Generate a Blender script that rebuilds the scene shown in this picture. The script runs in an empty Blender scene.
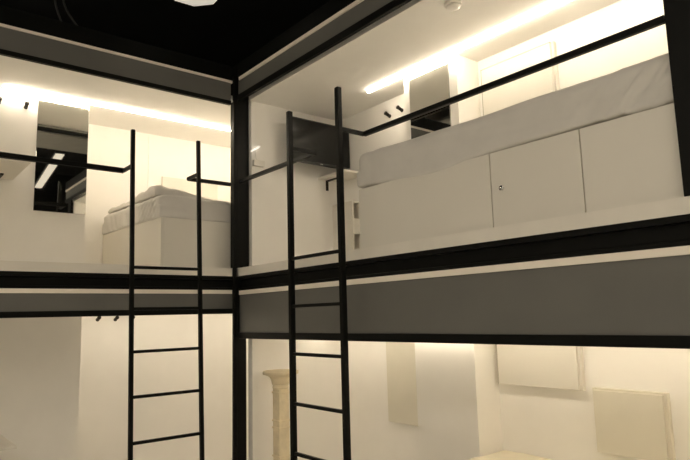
import bpy, bmesh, math, random
from mathutils import Vector, Matrix, noise
random.seed(4)
S = bpy.context.scene
COL = S.collection
ZO = 1.95                       # the hall floor is z = 0; heights below are counted from the upper deck

# ------------------------------------------------------------------ materials
def nodemat(name):
    m = bpy.data.materials.new(name); m.use_nodes = True
    return m, m.node_tree.nodes, m.node_tree.links, m.node_tree.nodes['Principled BSDF']

def mat(name, col, rough=.6, metal=0., var=.04, scale=6., bump=.0, bscale=60., spec=.5):
    m, n, l, b = nodemat(name)
    tc = n.new('ShaderNodeTexCoord'); nz = n.new('ShaderNodeTexNoise')
    nz.inputs['Scale'].default_value = scale; nz.inputs['Detail'].default_value = 3
    l.new(tc.outputs['Object'], nz.inputs['Vector'])
    r = n.new('ShaderNodeValToRGB')
    r.color_ramp.elements[0].position = .3; r.color_ramp.elements[1].position = .7
    r.color_ramp.elements[0].color = (*[c*(1-var) for c in col], 1)
    r.color_ramp.elements[1].color = (*[min(1, c*(1+var)) for c in col], 1)
    l.new(nz.outputs['Fac'], r.inputs['Fac']); l.new(r.outputs['Color'], b.inputs['Base Color'])
    b.inputs['Roughness'].default_value = rough; b.inputs['Metallic'].default_value = metal
    b.inputs['Specular IOR Level'].default_value = spec
    if bump:
        n2 = n.new('ShaderNodeTexNoise'); n2.inputs['Scale'].default_value = bscale
        n2.inputs['Detail'].default_value = 4
        l.new(tc.outputs['Object'], n2.inputs['Vector'])
        bp = n.new('ShaderNodeBump'); bp.inputs['Strength'].default_value = bump
        bp.inputs['Distance'].default_value = .01
        l.new(n2.outputs['Fac'], bp.inputs['Height']); l.new(bp.outputs['Normal'], b.inputs['Normal'])
    return m

def glow(name, col, st):
    m, n, l, b = nodemat(name)
    b.inputs['Base Color'].default_value = (.8, .8, .8, 1)
    b.inputs['Emission Color'].default_value = (*col, 1); b.inputs['Emission Strength'].default_value = st
    return m

LED_COL = (1., .86, .655)
HALL_COL = (1., .88, .70)
LED_UP, LED_LOW, HALL_P = 45., 18., 16.5
M = {}
M['wall'] = mat('white_paint', (.885, .87, .84), .7, var=.012, bump=.04, bscale=120)
M['deck'] = mat('white_deck_edge', (.77, .74, .68), .6, var=.03)
M['laminate'] = mat('cream_laminate', (.74, .715, .655), .42, var=.015, scale=3)
M['sheet'] = mat('cotton_sheet', (.66, .645, .615), .9, var=.03, scale=9, bump=.12, bscale=420)
M['sheet_cream'] = mat('cream_cotton_sheet', (.78, .73, .60), .9, var=.03, scale=9, bump=.12, bscale=420)
M['grey'] = mat('grey_fascia', (.135, .135, .125), .6, var=.05, scale=3, bump=.05, bscale=90)
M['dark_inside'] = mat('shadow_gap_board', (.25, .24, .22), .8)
M['trim'] = mat('pale_edge_board', (.90, .84, .75), .6, var=.03, scale=4)
M['plaster'] = mat('aged_cream_plaster', (.80, .70, .50), .75, var=.10, scale=12, bump=.2, bscale=40)
M['plastic'] = mat('white_plastic', (.75, .73, .69), .4, var=.01)
M['darkplastic'] = mat('black_plastic', (.02, .02, .02), .35, var=.05)
M['gap_shade'] = mat('painted_gap_shade', (.42, .40, .35), .6)
M['screen'] = mat('black_glass_screen', (.008, .009, .009), .15, var=.02, spec=.3)
M['hook'] = mat('dark_bronze_metal', (.03, .026, .02), .4, .6)
M['chrome'] = mat('chrome', (.75, .75, .75), .15, 1.)
M['hole'] = mat('keyhole_black', (.01, .01, .01), .6)
M['concrete'] = mat('pale_concrete', (.70, .68, .64), .7, var=.15, scale=2, bump=.1)
M['black_paint'] = mat('black_ceiling_paint', (.006, .006, .006), .9)
M['duct'] = mat('galvanised_duct', (.55, .54, .50), .5, var=.05)
M['shade'] = mat('opal_shade', (.85, .82, .74), .5)
M['mirror'] = mat('mirror_glass', (.80, .80, .76), .02, 1., var=.0)
M['board'] = mat('satin_grey_board', (.72, .69, .60), .4, var=.02)
M['cable'] = mat('rubber_cable', (.02, .02, .02), .6)
M['led'] = glow('warm_led', LED_COL, LED_UP)
M['led_low'] = glow('warm_led_dim', LED_COL, LED_LOW)
M['led_recess'] = glow('warm_led_recess', LED_COL, 23.)
M['hall_led'] = glow('hall_led', HALL_COL, HALL_P)
M['hall_led_dim'] = glow('hall_led_dim', HALL_COL, .75)
M['shade_glow'] = glow('opal_glow', (1., .92, .78), .45)
M['reading_glow'] = glow('reading_glow', (1., .93, .8), 1.2)

def steel():                                     # black lacquer with a few pale scuffs
    m, n, l, b = nodemat('black_steel')
    tc = n.new('ShaderNodeTexCoord'); mp = n.new('ShaderNodeMapping')
    mp.inputs['Scale'].default_value = (40, 40, 3)
    nz = n.new('ShaderNodeTexNoise'); nz.inputs['Scale'].default_value = 1.5; nz.inputs['Detail'].default_value = 6
    l.new(tc.outputs['Object'], mp.inputs['Vector']); l.new(mp.outputs['Vector'], nz.inputs['Vector'])
    r = n.new('ShaderNodeValToRGB')
    r.color_ramp.elements[0].position = .76; r.color_ramp.elements[0].color = (.0075, .0078, .0072, 1)
    r.color_ramp.elements[1].position = .84; r.color_ramp.elements[1].color = (.05, .048, .045, 1)
    l.new(nz.outputs['Fac'], r.inputs['Fac']); l.new(r.outputs['Color'], b.inputs['Base Color'])
    b.inputs['Roughness'].default_value = .38; b.inputs['Specular IOR Level'].default_value = .08
    return m
M['steel'] = steel()

# ------------------------------------------------------------------ mesh helpers
def box(bm, x0, x1, y0, y1, z0, z1, bev=0., rot=None, piv=None):
    r = bmesh.ops.create_cube(bm, size=1)
    vs = r['verts']
    for v in vs:
        v.co = Vector(((x0+x1)/2+v.co.x*(x1-x0), (y0+y1)/2+v.co.y*(y1-y0), (z0+z1)/2+v.co.z*(z1-z0)))
    if bev:
        es = list({e for v in vs for e in v.link_edges})
        bmesh.ops.bevel(bm, geom=es, offset=bev, segments=2, affect='EDGES', profile=.5)
    return vs

def tube(bm, a, b, r, seg=12, r2=None):
    a, b = Vector(a), Vector(b); d = b-a
    q = d.to_track_quat('Z', 'Y').to_matrix().to_4x4()
    bmesh.ops.create_cone(bm, cap_ends=True, segments=seg, radius1=r, radius2=r if r2 is None else r2,
                          depth=d.length, matrix=Matrix.Translation((a+b)/2) @ q)

def bar(bm, a, b, w, bev=.003):                   # square bar between two points
    a, b = Vector(a), Vector(b); d = b-a
    q = d.to_track_quat('Z', 'Y').to_matrix().to_4x4()
    r = bmesh.ops.create_cube(bm, size=1)
    T = Matrix.Translation((a+b)/2) @ q @ Matrix.Diagonal((w, w, d.length, 1))
    for v in r['verts']: v.co = T @ v.co
    if bev:
        es = list({e for v in r['verts'] for e in v.link_edges})
        bmesh.ops.bevel(bm, geom=es, offset=bev, segments=2, affect='EDGES')

def lathe(bm, prof, cx, cy, seg=40):
    rings = []
    for r, z in prof:
        rings.append([bm.verts.new((cx+r*math.cos(2*math.pi*k/seg), cy+r*math.sin(2*math.pi*k/seg), z)) for k in range(seg)])
    for a, b in zip(rings, rings[1:]):
        for k in range(seg):
            bm.faces.new((a[k], a[(k+1) % seg], b[(k+1) % seg], b[k]))
    bm.faces.new(rings[0][::-1]); bm.faces.new(rings[-1])

def obj(name, bm, m, parent=None, smooth=False, origin=None):
    """one mesh object; its origin is put at the base centre of the shape"""
    bmesh.ops.recalc_face_normals(bm, faces=bm.faces)
    xs = [v.co for v in bm.verts]
    if origin is None:
        o0 = Vector(((min(v.x for v in xs)+max(v.x for v in xs))/2, (min(v.y for v in xs)+max(v.y for v in xs))/2, min(v.z for v in xs)))
    else: o0 = Vector(origin)
    for v in bm.verts: v.co -= o0
    me = bpy.data.meshes.new(name); bm.to_mesh(me); bm.free()
    if smooth:
        for p in me.polygons: p.use_smooth = True
    o = bpy.data.objects.new(name, me); COL.objects.link(o)
    me.materials.append(M[m] if isinstance(m, str) else m)
    o.location = o0 + Vector((0, 0, ZO))
    if parent is not None:
        w = Vector(parent['_w']) if '_w' in parent else parent.location
        o['_w'] = list(o.location); o.location = o.location - w; o.parent = parent
    else:
        o['_w'] = list(o.location)
    return o

def bx(name, m, x0, x1, y0, y1, z0, z1, parent=None, bev=0.):
    bm = bmesh.new(); box(bm, x0, x1, y0, y1, z0, z1, bev)
    return obj(name, bm, m, parent)

def thing(name, label, cat, loc, group=None):
    o = bpy.data.objects.new(name, None); COL.objects.link(o)
    o.empty_display_size = .1
    o.location = Vector(loc)+Vector((0, 0, ZO)); o['_w'] = list(o.location)
    o['label'] = label; o['category'] = cat
    if group: o['group'] = group
    return o

def tag(o, label, cat, group=None):
    o['label'] = label; o['category'] = cat
    if group: o['group'] = group
    return o

def struct(name, m, *a, bev=0.):
    o = bx(name, m, *a, bev=bev); o['kind'] = 'structure'; return o

# ------------------------------------------------------------------ the setting
struct('floor', 'concrete', -3, 9, -7, 4, -2.05, -1.95)
struct('ceiling', 'black_paint', -3, 9, -7, 4, 3.2, 3.3)
struct('wall_east', 'wall', 8.9, 9, -7, 4, -1.95, 1.9)
struct('wall_east', 'black_paint', 8.9, 9, -7, 4, 1.9, 3.2)
struct('wall_south', 'wall', -3, 8.9, -7, -6.9, -1.95, 1.9)
struct('wall_south', 'black_paint', -3, 8.9, -7, -6.9, 1.9, 3.2)
struct('wall_west', 'black_paint', -3, -2.9, -2.4, 4, -1.95, 3.2)
struct('wall_west', 'wall', -3, -2.9, -6.9, -2.4, -1.95, 3.2)
struct('wall_north', 'black_paint', -2.9, 8.9, 3.9, 4, -1.95, 3.2)

# right wing: two stacked cabins behind y = 0
RX0, RX1 = .04, 3.9
struct('floor', 'deck', .0, 4.0, .0, 1.14, .01, .08)                    # upper deck, its white edge in front
struct('ceiling', 'wall', RX0, RX1, .10, 1.14, 1.60, 1.64)
struct('wall_back', 'wall', RX0, RX1, 1.14, 1.2, .08, 1.60)
struct('wall_back', 'wall', 1.236, 1.80, .88, 1.14, .08, 1.60)              # pier that carries the mirror
struct('wall_left', 'wall', -.03, RX0, .125, 1.5, .08, 1.62)
struct('wall_right', 'wall', RX1, RX1+.06, .125, 1.2, .08, 1.62)
struct('ceiling', 'wall', RX0, RX1, .04, 1.14, -.46, -.42)
struct('wall_back', 'wall', RX0, RX1, 1.14, 1.2, -1.95, -.42)
struct('wall_back', 'wall', 1.236, 1.82, .88, 1.14, -1.95, -.46)
struct('wall_left', 'wall', -.03, RX0, .125, 1.5, -1.95, -.05)
struct('wall_right', 'wall', RX1, RX1+.06, .125, 1.2, -1.95, -.42)
# left wing: two stacked cabins behind x = 0
struct('floor', 'deck', -1.42, -.0, -2.4, -.0, .01, .08)
struct('floor', 'deck', -1.42, -.13, .0, 1.5, .01, .08)
struct('floor', 'deck', -.125, -.0, .0, .122, .01, .08)
struct('ceiling', 'wall', -1.42, -.036, -2.4, 1.5, 1.60, 1.64)
struct('wall_back', 'wall', -1.49, -.87, -2.4, -1.02, .08, 1.60)          # nearer wall with hooks and mirror
struct('wall_back', 'wall', -1.49, -1.42, -1.02, 1.5, .08, 1.60)
struct('wall_left', 'wall', -1.49, -.0, -2.46, -2.4, -1.95, 1.60)
struct('wall_right', 'wall', -1.49, -.03, 1.5, 1.56, -1.95, 1.62)
struct('ceiling', 'wall', -1.42, -.036, -2.4, 1.5, -.22, -.18)
struct('wall_back', 'wall', -1.49, -.87, -2.4, -1.02, -1.95, -.22)
struct('wall_back', 'wall', -1.49, -1.42, -1.02, 1.5, -1.95, -.22)
struct('trim_1', 'wall', -1.42, -1.414, -.262, -.250, .08, 1.60)             # cover strip on the joint of the back wall

# ------------------------------------------------------------------ steel frame and fascias
def ibeam_x(label, x0, x1, z0, z1):
    t = thing('steel_beam', label, 'beam', ((x0+x1)/2, .05, z0))
    bx('flange', 'steel', x0, x1, .0, .10, z1-.03, z1, t, .003)
    bx('flange', 'steel', x0, x1, .0, .10, z0, z0+.022, t, .003)
    bx('web', 'steel', x0, x1, .035, .05, z0+.022, z1-.03, t)
    return t
def ibeam_y(label, y0, y1, z0, z1):
    t = thing('steel_beam', label, 'beam', (-.05, (y0+y1)/2, z0))
    bx('flange', 'steel', -.10, .0, y0, y1, z1-.03, z1, t, .003)
    bx('flange', 'steel', -.10, .0, y0, y1, z0, z0+.022, t, .003)
    bx('web', 'steel', -.05, -.035, y0, y1, z0+.022, z1-.03, t)
    return t
ibeam_x('black steel floor beam under the right upper cabin', .025, 4.0, -.115, .01)
ibeam_y('black steel floor beam under the left upper cabin', -2.4, -.012, -.108, .01)
def fascia(label, a, z0, z1, zf):
    """grey board with a black angle along its bottom edge; a = axis-run box (x0,x1,y0,y1)"""
    x0, x1, y0, y1 = a
    t = thing('fascia_panel', label, 'panel', ((x0+x1)/2, (y0+y1)/2, zf))
    if x1-x0 > y1-y0:
        bx('board', 'grey', x0, x1, .012, .03, z0, z1, t); bx('bottom_rail', 'steel', x0, x1, .0, .035, zf, z0, t, .003)
    else:
        bx('board', 'grey', -.03, -.012, y0, y1, z0, z1, t); bx('bottom_rail', 'steel', -.035, .0, y0, y1, zf, z0, t, .003)
    return t
fascia('deep grey fascia board over the opening of the right lower cabin', (.025, 4.0, 0, .1), -.467, -.15, -.518)
fascia('shallow grey fascia board over the opening of the left lower cabin', (-.1, 0, -2.4, -.012), -.265, -.14, -.308)
fascia('grey fascia board at the top of the right upper cabin', (.005, 4.0, 0, .1), 1.64, 1.772, 1.587)
fascia('grey fascia board at the top of the left upper cabin', (-.1, 0, -2.4, -.055), 1.577, 1.745, 1.541)
struct('trim_2', 'trim', .03, 4.0, .002, .03, -.15, -.115)
struct('trim_3', 'trim', -.03, -.002, -2.4, -.045, -.14, -.108)
struct('trim_4', 'trim', .03, 4.0, .002, .03, 1.772, 1.802)
struct('trim_5', 'trim', -.03, -.002, -2.4, -.042, 1.745, 1.766)
tag(bx('roof_beam', 'steel', .005, 4.0, .0, .12, 1.802, 1.93, bev=.004), 'black roof beam above the right upper cabin', 'beam')
tag(bx('roof_beam', 'steel', -.12, .0, -2.4, -.055, 1.766, 1.90, bev=.004), 'black roof beam above the left upper cabin', 'beam')
# corner: a wide column on the deck, a slim post in front of it, a column below
tag(bx('steel_column', 'steel', -.121, -.001, .001, .121, .08, 1.93, bev=.004), 'wide black corner column standing on the white upper deck', 'column')
tag(bx('corner_post', 'steel', .001, .031, -.046, -.016, -1.95, 1.80, bev=.003), 'slim black square post running full height at the inside corner', 'post')
tag(bx('steel_column', 'steel', -.062, .022, -.008, .078, -1.95, .008, bev=.004), 'black corner column below the deck, carrying both floor beams', 'column')
tag(bx('steel_post', 'steel', 3.645, 3.80, .0, .032, .08, 1.585, bev=.004), 'scuffed black steel post at the right edge, beside the long bed', 'post')

# ------------------------------------------------------------------ ladders and guard rails
def ladder(label, pts, w, zs, top, rail=.032, lean=0.):
    """pts: plan positions of the two rails"""
    (xa, ya), (xb, yb) = pts
    t = thing('ladder', label, 'ladder', ((xa+xb)/2, (ya+yb)/2, -1.95))
    for x, y in pts:
        bm = bmesh.new()
        for v in box(bm, x-rail/2, x+rail/2, y-rail/2, y+rail/2, -1.95, top): v.co.x += (HZL-v.co.z)*lean
        bmesh.ops.bevel(bm, geom=bm.edges[:], offset=.003, segments=2, affect='EDGES')
        obj('rail', bm, 'steel', t)
    for z in zs:
        bm = bmesh.new()
        if abs(xa-xb) > abs(ya-yb): box(bm, min(xa, xb)+rail/2-.002, max(xa, xb)-rail/2+.002, ya-.011, ya+.011, z-.011, z+.011, .003)
        else: box(bm, xa-.011+(HZL-z)*lean, xa+.011+(HZL-z)*lean, min(ya, yb)+rail/2-.002, max(ya, yb)-rail/2+.002, z-.011, z+.011, .003)
        obj('rung', bm, 'steel', t)
    return t
HZL, HZR = .815, .842                          # heights of the guard rails
LADL = [(.2, -.992), (.2, -.458)]
LADR = [(1.137, -.2), (1.704, -.2)]
ladder('black ladder up to the left upper cabin', LADL, .03, [.040, -.262, -.568, -.882, -1.194, -1.51, -1.82], 1.092, .029, .045)
ladder('black ladder up to the right upper cabin', LADR, .03, [.050, -.278, -.60, -.928, -1.25, -1.57, -1.85], 1.118, .036)
def guard(label, a, b, ret):
    t = thing('guard_rail', label, 'railing', b if ret is None else b)
    bm = bmesh.new(); bar(bm, a, b, .030); obj('top_rail', bm, 'steel', t)
    bm = bmesh.new(); bar(bm, b, ret, .026); obj('return_bar', bm, 'steel', t)
    return t
guard('black guard rail of the left cabin, running from the left edge to the ladder', (-.016, -2.4, HZL), (-.016, -.985, HZL), (.184, -.985, HZL))
guard('short black guard rail of the left cabin between ladder and corner column', (-.016, -.055, HZL), (-.016, -.452, HZL), (.184, -.452, HZL))
guard('short black guard rail of the right cabin between corner column and ladder', (.035, .016, HZR), (1.147, .016, HZR), (1.147, -.182, HZR))
guard('long black guard rail in front of the bed in the right cabin', (3.644, .016, HZR), (1.702, .016, HZR), (1.702, -.182, HZR))

# ------------------------------------------------------------------ beds
def rbox(sx, sy, sz, r, n):
    """dense rounded box, base centre at the origin"""
    bm = bmesh.new()
    bmesh.ops.create_grid(bm, x_segments=1, y_segments=1, size=.5); bm.clear()
    N = n; vd = {}
    def vert(p):
        k = tuple(round(c, 5) for c in p)
        if k not in vd: vd[k] = bm.verts.new(p)
        return vd[k]
    nx, ny, nz = N
    def gx(i, n, s): return -s/2+s*i/n
    def quad(f, a, b):
        for i in range(a):
            for j in range(b):
                q = [vert(f(i, j)), vert(f(i+1, j)), vert(f(i+1, j+1)), vert(f(i, j+1))]
                if len(set(q)) == 4: bm.faces.new(q)
    quad(lambda i, j: (gx(i, nx, sx), gx(j, ny, sy), 0), nx, ny)
    quad(lambda i, j: (gx(i, nx, sx), gx(j, ny, sy), sz), nx, ny)
    for s in (-sy/2, sy/2): quad(lambda i, j: (gx(i, nx, sx), s, sz*j/nz), nx, nz)
    for s in (-sx/2, sx/2): quad(lambda i, j: (s, gx(i, ny, sy), sz*j/nz), ny, nz)
    for v in bm.verts:
        p = v.co; rb = min(r*.35, sz/2*.9)
        rz = r if p.z > sz/2 else rb
        c = Vector((max(-sx/2+rz, min(sx/2-rz, p.x)), max(-sy/2+rz, min(sy/2-rz, p.y)), max(rb, min(sz-r, p.z))))
        d = p-c
        if d.length > 1e-6: v.co = c+d.normalized()*rz
    bmesh.ops.recalc_face_normals(bm, faces=bm.faces)
    return bm

def mattress(label, x0, x1, y0, y1, z0, z1, r, n, wr, m='sheet'):
    bm = rbox(x1-x0, y1-y0, z1-z0, r, n)
    cx, cy = (x0+x1)/2, (y0+y1)/2
    bm.normal_update()
    for v in bm.verts:
        p = v.co+Vector((cx, cy, z0)); nrm = v.normal.copy()
        d, dz = wr(p, nrm)
        v.co = p+nrm*d+Vector((0, 0, dz))
    o = obj('mattress', bm, m, smooth=True)
    return tag(o, label, 'mattress')

def sm(a, b, x):
    t = max(0, min(1, (x-a)/(b-a))); return t*t*(3-2*t)

# right upper bed: box front at y = .05
t = thing('bed_base', 'long cream bed base with cupboard door on the right upper deck', 'bed', (2.6, .45, .08))
bx('body', 'laminate', 1.592, 3.635, .068, .865, .08, .490, t)
P0, P1 = .084, .488
bx('front_panel', 'laminate', 1.590, 2.674, .05, .068, P0, P1, t, .0015)
d = bx('door', 'laminate', 2.680, 3.196, .05, .068, P0, P1, t, .0015)
bm = bmesh.new(); tube(bm, (2.745, .05, .287), (2.745, .043, .287), .0135, 24); lk = obj('lock', bm, 'chrome', d, True); lk['label'] = 'round chrome cam lock'
bm = bmesh.new(); box(bm, 2.7425, 2.7475, .041, .0432, .279, .295); obj('keyhole', bm, 'hole', d)
bx('front_panel', 'laminate', 3.202, 3.635, .05, .068, P0, P1, t, .0015)

def wr_r(p, n):
    front = 1-sm(.05, .3, p.y)
    d = .004*noise.noise(Vector((p.x*3, p.y*4, p.z*4)))
    # long lengthwise creases on the front, diagonal folds at the right end, soft folds at the left end
    d += .0035*front*noise.noise(Vector((p.x*2.2, 0, p.z*22+p.x*2.)))
    rgt = sm(3.05, 3.45, p.x)*front
    rgt *= 1-.75*sm(.64, .70, p.z)
    d += .018*rgt*(noise.noise(Vector((p.x*3+p.z*3, 7.3, (p.x-p.z*1.0)*17)))+.4*noise.noise(Vector((0, 2, (p.x-p.z*.8)*36))))
    lft = (1-sm(1.6, 2.0, p.x))
    d += .007*lft*noise.noise(Vector((p.x*6, p.y*6, p.z*13+p.x*14)))
    low = 1-sm(.50, .60, p.z)
    droop = -.030*math.exp(-((p.x-2.25)/.30)**2)+.012*(1-sm(1.56, 1.8, p.x))
    dz = droop*low*front + sm(.60, .70, p.z)*.018*(1-sm(1.5, 2.6, p.x))
    d += .006*low*front*math.exp(-((p.x-2.25)/.4)**2)
    return d, dz
mattress('grey-white sheeted mattress on the long bed of the right cabin', 1.572, 3.84, .048, .865, .495, .722, .05, (160, 60, 26), wr_r)

# left upper bed: front face x = -.15, left end y = -.63
t = thing('bed_base', 'cream panelled bed base with its end seen in the left upper cabin', 'bed', (-.75, .4, .08))
bx('body', 'laminate', -1.415, -.148, -.612, 1.40, .08, .497, t)
bx('end_panel', 'laminate', -1.415, -.130, -.63, -.613, .082, .495, t, .0015)
bx('front_panel', 'laminate', -.147, -.130, -.612, .405, .082, .495, t, .0015)
bx('front_panel', 'laminate', -.147, -.130, .411, 1.40, .082, .495, t, .0015)
def skew(o):                                     # the bed stands a little askew: its end runs 7 cm out towards the back
    for v in o.data.vertices:
        x = v.co.x+o['_w'][0]; y = v.co.y+o['_w'][1]
        v.co.y -= .07*max(0, min(1, (-.13-x)/1.28))*(1-sm(-.5, .3, y))
for c in t.children: skew(c)
def wr_l(p, n):
    end = 1-sm(-.62, -.3, p.y); frt = sm(-.4, -.17, p.x)
    d = .004*noise.noise(Vector((p.x*4, p.y*3, p.z*4)))
    side = 1-abs(n.z)
    d += .018*end*side*noise.noise(Vector((p.x*13+p.z*5, 1.7, p.z*3)))*(1-.7*sm(-.55, -.4, p.x))
    d += .006*end*side*noise.noise(Vector((p.x*30+p.z*14, 4.7, p.z*2)))*sm(-.9, -.5, p.x)
    d += .007*end*side*sm(-.60, -.40, p.x)*(1-sm(-.24, -.18, p.x))*math.sin((p.x-1.1*p.z)*85+2*noise.noise(Vector((p.x*6, 0, p.z*4))))
    d += .004*frt*side*noise.noise(Vector((p.y*4, 3, p.z*16)))
    top = sm(.3, .8, n.z)
    dz = top*(.010*noise.noise(Vector((p.x*5, p.y*5, 1)))+.010*noise.noise(Vector((p.x*12, p.y*4, 5))))
    low = 1-sm(.51, .60, p.z)
    dz += low*(.010*noise.noise(Vector((p.y*5, p.x*5, 9)))-.006)
    return d, dz
ml = mattress('rumpled off-white sheeted mattress on the bed of the left cabin', -1.41, -.128, -.645, 1.40, .500, .690, .045, (120, 150, 24), wr_l)
ml['_w'] = list(ml.location); skew(ml)
# crumpled duvet heaped at the near end of the left bed
bm = rbox(1.10, .62, .062, .030, (76, 46, 10)); bm.normal_update()
for v in bm.verts:
    p = v.co+Vector((-.80, -.325, .700)); n = v.normal.copy(); k = max(0, min(1, (p.z-.70)/.055))
    fall = 1-.85*sm(-.50, -.06, p.y)
    q = p+n*(.016*noise.noise(Vector((p.x*7, p.y*7, p.z*9)))+.012*noise.noise(Vector((p.x*17+p.y*9, p.y*7, 3.3))))*k
    q.z = .701+(q.z-.701)*.9*fall*(.85+.65*sm(-1.0, -.30, p.x)) if k > 0 else .700
    q.y -= .05*max(0, min(1, (-.13-p.x)/1.28))
    v.co = q
tag(obj('duvet', bm, 'sheet', smooth=True), 'crumpled off-white duvet heaped on the mattress of the left cabin', 'duvet')

# right lower bed: only its back corner shows
t = thing('bed_base', 'cream bed base in the right lower cabin', 'bed', (2.8, .6, -1.95))
bx('body', 'laminate', 1.835, 3.80, .20, 1.13, -1.95, -1.55, t)
bx('front_panel', 'laminate', 1.835, 3.80, .182, .199, -1.945, -1.552, t, .0015)
def wr_b(p, n):
    d = .010*noise.noise(Vector((p.x*5, p.y*5, p.z*4)))+.012*noise.noise(Vector((p.x*12+p.y*6, p.y*3, 2)))
    return d, .0
mattress('creased cream mattress in the right lower cabin, at the bottom edge', 1.835, 3.80, .19, 1.122, -1.548, -1.322, .04, (110, 60, 10), wr_b, 'sheet_cream')

# ------------------------------------------------------------------ wall panels, mirrors, hooks
def wall_panel(name, label, cat, x0, x1, y0, y1, z0, z1, axis, m='laminate', gap_shade=True):
    """shallow framed panel: backing, raised front board"""
    t = thing(name, label, cat, ((x0+x1)/2, (y0+y1)/2, z0))
    if axis == 'y':
        bx('backing', m, x0-.012, x1, y0+.016, y1, z0-.004, z1+.012, t, .002)
        bx('front_board', m, x0, x1-.020, y0, y0+.0155, z0, z1, t, .0015)
        if gap_shade:  # grey strips paint the dark shaded gap along top and left edges
            bm = bmesh.new(); box(bm, x0-.008, x1-.020, y0+.001, y0+.015, z1+.0005, z1+.009); box(bm, x0-.008, x0-.0005, y0+.001, y0+.015, z0, z1+.0004)
            b = obj('gap_shade_strip', bm, 'gap_shade', t); b['label'] = 'thin grey strip painted as the shaded gap line'
    else:
        bx('backing', m, x0, x1-.022, y0+.012, y1-.012, z0+.006, z1-.006, t)
        bx('front_board', m, x1-.02, x1, y0, y1, z0, z1, t, .002)
    return t
wall_panel('headboard', 'white headboard panel on the back wall of the right upper cabin', 'headboard', 1.872, 2.485, 1.085, 1.139, .86, 1.488, 'y')
wall_panel('headboard', 'white headboard panel behind the bed of the left upper cabin', 'headboard', -1.419, -1.385, -.120, .52, .80, 1.155, 'x')
wall_panel('wall_cabinet', 'white cabinet cut off by the fascia, high in the right lower cabin', 'cabinet', 1.862, 2.50, 1.085, 1.139, -.862, -.47, 'y')
wall_panel('wall_board', 'square cream board low on the wall of the right lower cabin', 'board', 2.575, 3.015, 1.085, 1.139, -1.225, -.852, 'y', 'board', False)

t = thing('mirror', 'tall mirror on the nearer wall of the left upper cabin', 'mirror', (-.865, -1.22, .62))
bm = bmesh.new(); box(bm, -.8695, -.866, -1.440, -1.024, .590, 1.590); obj('backing', bm, 'darkplastic', t)
bm = bmesh.new(); box(bm, -.866, -.862, -1.440, -1.024, .590, 1.590, .001); obj('glass', bm, 'mirror', t)
t = thing('mirror', 'tall mirror on the pier of the right upper cabin', 'mirror', (1.51, .876, .70))
bm = bmesh.new(); box(bm, 1.303, 1.722, .876, .8795, .62, 1.56); obj('backing', bm, 'darkplastic', t)
bm = bmesh.new(); box(bm, 1.303, 1.722, .872, .876, .62, 1.56, .001); obj('glass', bm, 'mirror', t)
t = thing('wardrobe_panel', 'narrow beige panel beside the pier of the right lower cabin', 'panel', (.95, 1.12, -1.26))
bx('board', 'board', .655, 1.22, 1.108, 1.122, -1.262, -.47, t, .002)
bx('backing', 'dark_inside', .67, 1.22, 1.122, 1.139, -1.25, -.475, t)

def hook(label, p, d, group=None):
    """round wall peg: rosette on the wall, short peg, end cap"""
    p, d = Vector(p), Vector(d).normalized()
    t = thing('coat_hook', label, 'hook', p, group)
    bm = bmesh.new(); tube(bm, p, p+d*.006, .017, 20); obj('rosette', bm, 'hook', t, True)
    e = p+d*.046+Vector((0, 0, .016))
    bm = bmesh.new(); tube(bm, p+d*.004, e, .0145, 16); obj('peg', bm, 'hook', t, True)
    bm = bmesh.new(); tube(bm, e, e+(e-p).normalized()*.014, .0175, 16); obj('end_cap', bm, 'hook', t, True)
    return t
hook('dark coat hook of the right upper cabin, farther from the mirror', (.785, 1.139, 1.443), (0, -1, 0))
hook('dark coat hook of the right upper cabin, next to the mirror', (.945, 1.139, 1.452), (0, -1, 0))
hook('dark coat hook at the left edge of the left upper cabin', (-.869, -1.738, 1.468), (1, 0, 0))
hook('dark coat hook beside the mirror of the left upper cabin', (-.869, -1.535, 1.470), (1, 0, 0))
hook('dark coat hook in the left lower cabin, nearest the wall edge', (-1.419, -.725, -.325), (1, 0, 0))
hook('dark coat hook in the left lower cabin, middle of three', (-1.419, -.556, -.328), (1, 0, 0))
hook('dark coat hook in the left lower cabin, half behind the ladder', (-1.419, -.400, -.328), (1, 0, 0))

# ------------------------------------------------------------------ shelves with brackets
def shelf(label, x0, x1, y0, y1, z, brk, leg_axis):
    t = thing('wall_shelf', label, 'shelf', ((x0+x1)/2, (y0+y1)/2, z))
    bx('board', 'laminate', x0, x1, y0, y1, z, z+.02, t, .002)
    (bx0, by0) = brk
    bm = bmesh.new()
    if leg_axis == 'x':                                    # leg on a wall that faces +x
        box(bm, x0, x0+.012, by0-.012, by0+.012, z-.10, z); box(bm, x0+.012, x0+.20, by0-.012, by0+.012, z-.012, z)
    obj('bracket', bm, 'hook', t)
    return t
shelf('white corner shelf under the television', .041, .45, .862, 1.138, .962, (.041, .965), 'x')
shelf('white wall shelf at the left edge of the left upper cabin', -.869, -.228, -2.2, -1.60, .833, (-.869, -1.715), 'x')
shelf('white wall shelf at the left edge of the left lower cabin', -.869, -.228, -2.2, -1.60, -1.21, (-.869, -1.715), 'x')

# storage cubby under the corner shelf, its openings facing the bed
t = thing('storage_cubby', 'white two-hole cubby between left wall and the long bed', 'cubby', (.19, 1.085, .08))
bx('front_panel', 'laminate', .042, .345, 1.028, 1.045, .08, .723, t, .002)
bx('rear_panel', 'laminate', .042, .345, 1.121, 1.138, .08, .723, t, .002)
for z in (.08, .235, .405, .535, .705):
    bx('shelf_board', 'laminate', .06, .344, 1.045, 1.121, z, z+.018, t)
bx('middle_rail', 'laminate', .33, .345, 1.0452, 1.1208, .405, .535, t)
bx('back_panel', 'dark_inside', .042, .06, 1.045, 1.121, .08, .723, t)

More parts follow.
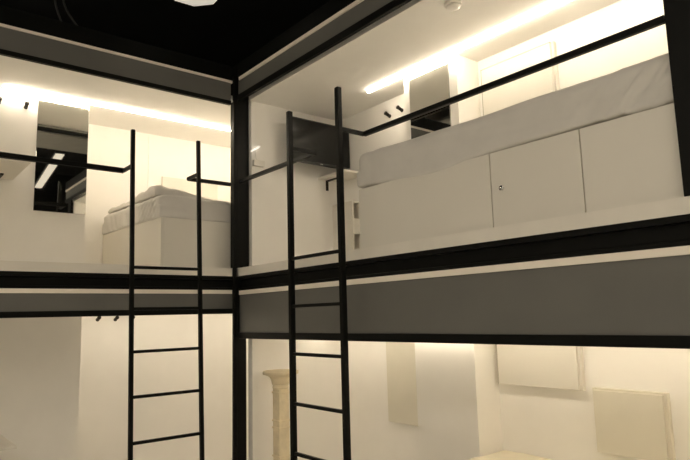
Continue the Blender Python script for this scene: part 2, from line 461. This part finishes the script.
# ------------------------------------------------------------------ television
t = thing('television', 'black flat television on the left wall of the right upper cabin', 'television', (.2, .77, 1.05))
bx('body', 'darkplastic', .195, .222, .425, 1.118, 1.050, 1.470, t, .004)
bx('screen', 'screen', .222, .2235, .437, 1.106, 1.074, 1.458, t)
bx('wall_mount', 'darkplastic', .0405, .195, .70, .86, 1.18, 1.34, t, .004)
bm = bmesh.new(); box(bm, .2222, .2242, .755, .785, 1.058, 1.064); obj('badge', bm, 'chrome', t)

# reading lamp on the left wall
t = thing('reading_lamp', 'small white reading lamp beside the corner column', 'lamp', (.06, .185, .99))
bx('wall_box', 'plastic', .041, .075, .13, .243, .995, 1.050, t, .004)
bm = bmesh.new(); tube(bm, (.058, .165, 1.05), (.058, .150, 1.145), .004, 10); obj('stem', bm, 'plastic', t, True)
bm = bmesh.new(); bar(bm, (.062, .105, 1.120), (.062, .192, 1.178), .007, .001); obj('light_bar', bm, 'reading_glow', t)

# smoke detector
t = thing('smoke_detector', 'round white smoke detector on the ceiling of the right cabin', 'smoke detector', (2.294, .285, 1.565))
bm = bmesh.new(); lathe(bm, [(.056, 1.599), (.058, 1.588), (.052, 1.582)], 2.294, .285); obj('base', bm, 'plastic', t, True)
bm = bmesh.new(); lathe(bm, [(.046, 1.582), (.044, 1.568), (.030, 1.560), (.012, 1.558)], 2.294, .285); obj('sensor_cover', bm, 'plastic', t, True)

# ------------------------------------------------------------------ LED strips
def led(label, x0, x1, y0, y1, z, m):
    t = thing('led_strip', label, 'light', ((x0+x1)/2, (y0+y1)/2, z-.020))
    bx('channel', 'plastic', x0, x1, y0, y1, z-.005, z-.0005, t)
    e = .003
    bx('diffuser', m, x0+e, x1-e, y0+e, y1-e, z-.020, z-.005, t)
    return t
led('lit LED strip along the ceiling of the right upper cabin', .84, 3.86, .818, .842, 1.60, 'led')
led('lit LED strip along the ceiling of the left upper cabin', -.812, -.788, -1.71, 1.45, 1.60, 'led')
led('lit LED strip along the ceiling of the right lower cabin', .06, 3.86, .79, .814, -.46, 'led_low')
led('lit LED strip along the ceiling of the left lower cabin', -.90, -.876, -1.0, 1.45, -.22, 'led_recess')

# ------------------------------------------------------------------ pedestal in the right lower cabin
px, py = .27, .26
t = thing('pedestal', 'aged cream plaster column pedestal in the right lower cabin', 'pedestal', (px, py, -1.95))
bm = bmesh.new()
lathe(bm, [(.072, -.90), (.080, -.86), (.096, -.835), (.135, -.820), (.148, -.816), (.150, -.796), (.144, -.790)], px, py); obj('top', bm, 'plaster', t, True)
bm = bmesh.new()
box(bm, px-.05, px+.05, py-.05, py+.05, -1.66, -.935, .006)
for z in (-.965, -1.19, -1.245, -1.47): box(bm, px-.056, px+.056, py-.056, py+.056, z-.006, z+.006, .003)
obj('shaft', bm, 'plaster', t)
bm = bmesh.new(); lathe(bm, [(.066, -.935), (.070, -.92), (.064, -.91), (.072, -.90)], px, py); obj('neck', bm, 'plaster', t, True)
bm = bmesh.new()
box(bm, px-.12, px+.12, py-.12, py+.12, -1.95, -1.85, .01); box(bm, px-.09, px+.09, py-.09, py+.09, -1.85, -1.76, .012); box(bm, px-.07, px+.07, py-.07, py+.07, -1.76, -1.66, .01)
obj('base', bm, 'plaster', t)

# ------------------------------------------------------------------ hall: lamp, cables, duct, linear lights
ox, oy, oz = .475, -.64, 2.195
t = thing('pendant_lamp', 'octagonal white hall lamp hanging at the top edge', 'lamp', (ox, oy, oz))
def octa(bm, r0, r1, z0, z1):
    a0 = math.radians(22.5)
    lo = [bm.verts.new((ox+r0*math.cos(a0+k*math.pi/4-.05), oy+r0*math.sin(a0+k*math.pi/4-.05), z0)) for k in range(8)]
    hi = [bm.verts.new((ox+r1*math.cos(a0+k*math.pi/4-.05), oy+r1*math.sin(a0+k*math.pi/4-.05), z1)) for k in range(8)]
    for k in range(8): bm.faces.new((lo[k], lo[(k+1) % 8], hi[(k+1) % 8], hi[k]))
    bm.faces.new(lo[::-1]); bm.faces.new(hi)
bm = bmesh.new(); octa(bm, .214, .224, oz, oz+.02); obj('diffuser', bm, 'shade_glow', t)
bm = bmesh.new(); octa(bm, .228, .16, oz+.02, oz+.09); obj('housing', bm, 'black_paint', t)
bm = bmesh.new(); tube(bm, (ox, oy, oz+.09), (ox, oy, 3.2), .008, 8); obj('suspension_rod', bm, 'black_paint', t)

def cable(label, pts, r=.008):
    cu = bpy.data.curves.new('cable', 'CURVE'); cu.dimensions = '3D'; cu.bevel_depth = r; cu.bevel_resolution = 3
    s = cu.splines.new('BEZIER'); s.bezier_points.add(len(pts)-1)
    for bp, p in zip(s.bezier_points, pts):
        bp.co = Vector(p)+Vector((0, 0, ZO)); bp.handle_left_type = bp.handle_right_type = 'AUTO'
    o0 = bpy.data.objects.new('tmp', cu); me = bpy.data.meshes.new_from_object(o0)
    bpy.data.objects.remove(o0)
    o = bpy.data.objects.new('cable', me); COL.objects.link(o); me.materials.clear(); me.materials.append(M['cable'])
    return tag(o, label, 'cable')
cable('black cable hanging onto the left roof beam, left of two', [(-.06, -1.56, 3.2), (-.06, -1.545, 2.4), (-.06, -1.515, 2.05), (-.06, -1.465, 1.909)])
cable('black cable hanging onto the left roof beam, right of two', [(-.06, -1.50, 3.2), (-.06, -1.49, 2.4), (-.06, -1.45, 2.06), (-.06, -1.345, 1.909)])

t = thing('air_duct', 'grey air duct under the hall ceiling', 'duct', (3.9, -1.9, 2.55))
bx('duct_body', 'duct', 3.45, 4.35, -3.4, 1.8, 2.55, 2.85, t, .01)
bx('hanger', 'steel', 3.5, 3.53, -2.6, -2.57, 2.851, 3.2, t); bx('hanger', 'steel', 3.5, 3.53, 1.0, 1.03, 2.851, 3.2, t)

t = thing('air_duct', 'grey air duct with a rounded end beyond the left cabin', 'duct', (.2, -2.73, 2.6))
bx('duct_body', 'duct', -1.78, 2.2, -2.88, -2.6, 2.6, 2.95, t, .05)
bx('hanger', 'steel', -1.2, -1.17, -2.75, -2.72, 2.951, 3.2, t); bx('hanger', 'steel', 1.5, 1.53, -2.75, -2.72, 2.951, 3.2, t)

def linear(label, cx, cy, z, L, W, rz, m='hall_led'):
    t = thing('linear_light', label, 'light', (cx, cy, z))
    bx('housing', 'darkplastic', cx-L/2, cx+L/2, cy-W/2, cy+W/2, z+.012, z+.06, t)
    bx('diffuser', m, cx-L/2+.01, cx+L/2-.01, cy-W/2+.01, cy+W/2-.01, z, z+.012, t)
    for s in (-1, 1):
        bm = bmesh.new(); tube(bm, (cx+s*L*.4, cy, z+.06), (cx+s*L*.4, cy, 3.2), .004, 8); obj('suspension_wire', bm, 'darkplastic', t)
    t.rotation_euler.z = rz
    return t
linear('long hall light seen in the mirror of the left cabin', 6.25, .22, 2.58, 3.1, .16, .1, 'hall_led_dim')
linear('long hall light over the middle of the hall', 6.6, -2.6, 2.7, 4.0, .3, 0.)
linear('long hall light over the far side of the hall', 5.0, -5.0, 2.7, 5.0, .3, 0.)
linear('long hall light along the far wall', 2.0, -6.0, 2.7, 4.0, .3, 0.)

for o in list(bpy.data.objects):
    if '_w' in o: del o['_w']

# ------------------------------------------------------------------ world, camera, view
w = bpy.data.worlds.new('World'); S.world = w; w.use_nodes = True
w.node_tree.nodes['Background'].inputs['Color'].default_value = (.01, .01, .011, 1)
w.node_tree.nodes['Background'].inputs['Strength'].default_value = 1.

yaw, pit, rol = -.888951821, .142503188, -.0264319509
cy_, sy_, cp, sp, cr, sr = math.cos(yaw), math.sin(yaw), math.cos(pit), math.sin(pit), math.cos(rol), math.sin(rol)
fwd = Vector((sy_*cp, cy_*cp, sp)); right = Vector((cy_, -sy_, 0)); up = right.cross(fwd)
r2 = cr*right+sr*up; u2 = -sr*right+cr*up
cam = bpy.data.cameras.new('camera'); co = bpy.data.objects.new('camera', cam); COL.objects.link(co)
mw = Matrix((r2, u2, -fwd)).transposed().to_4x4(); mw.translation = Vector((4.63208227, -2.54752523, -.3577583+ZO))
co.matrix_world = mw
cam.sensor_width = 36; cam.lens = 36*603.328/690; cam.clip_start = .05
S.camera = co
S.view_settings.view_transform = 'Standard'; S.view_settings.look = 'None'
S.view_settings.gamma = 1; S.view_settings.exposure = 0.; S.view_settings.use_curve_mapping = False
S.cycles.use_denoising = True if hasattr(S, 'cycles') else None
S.cycles.max_bounces = 16; S.cycles.diffuse_bounces = 12
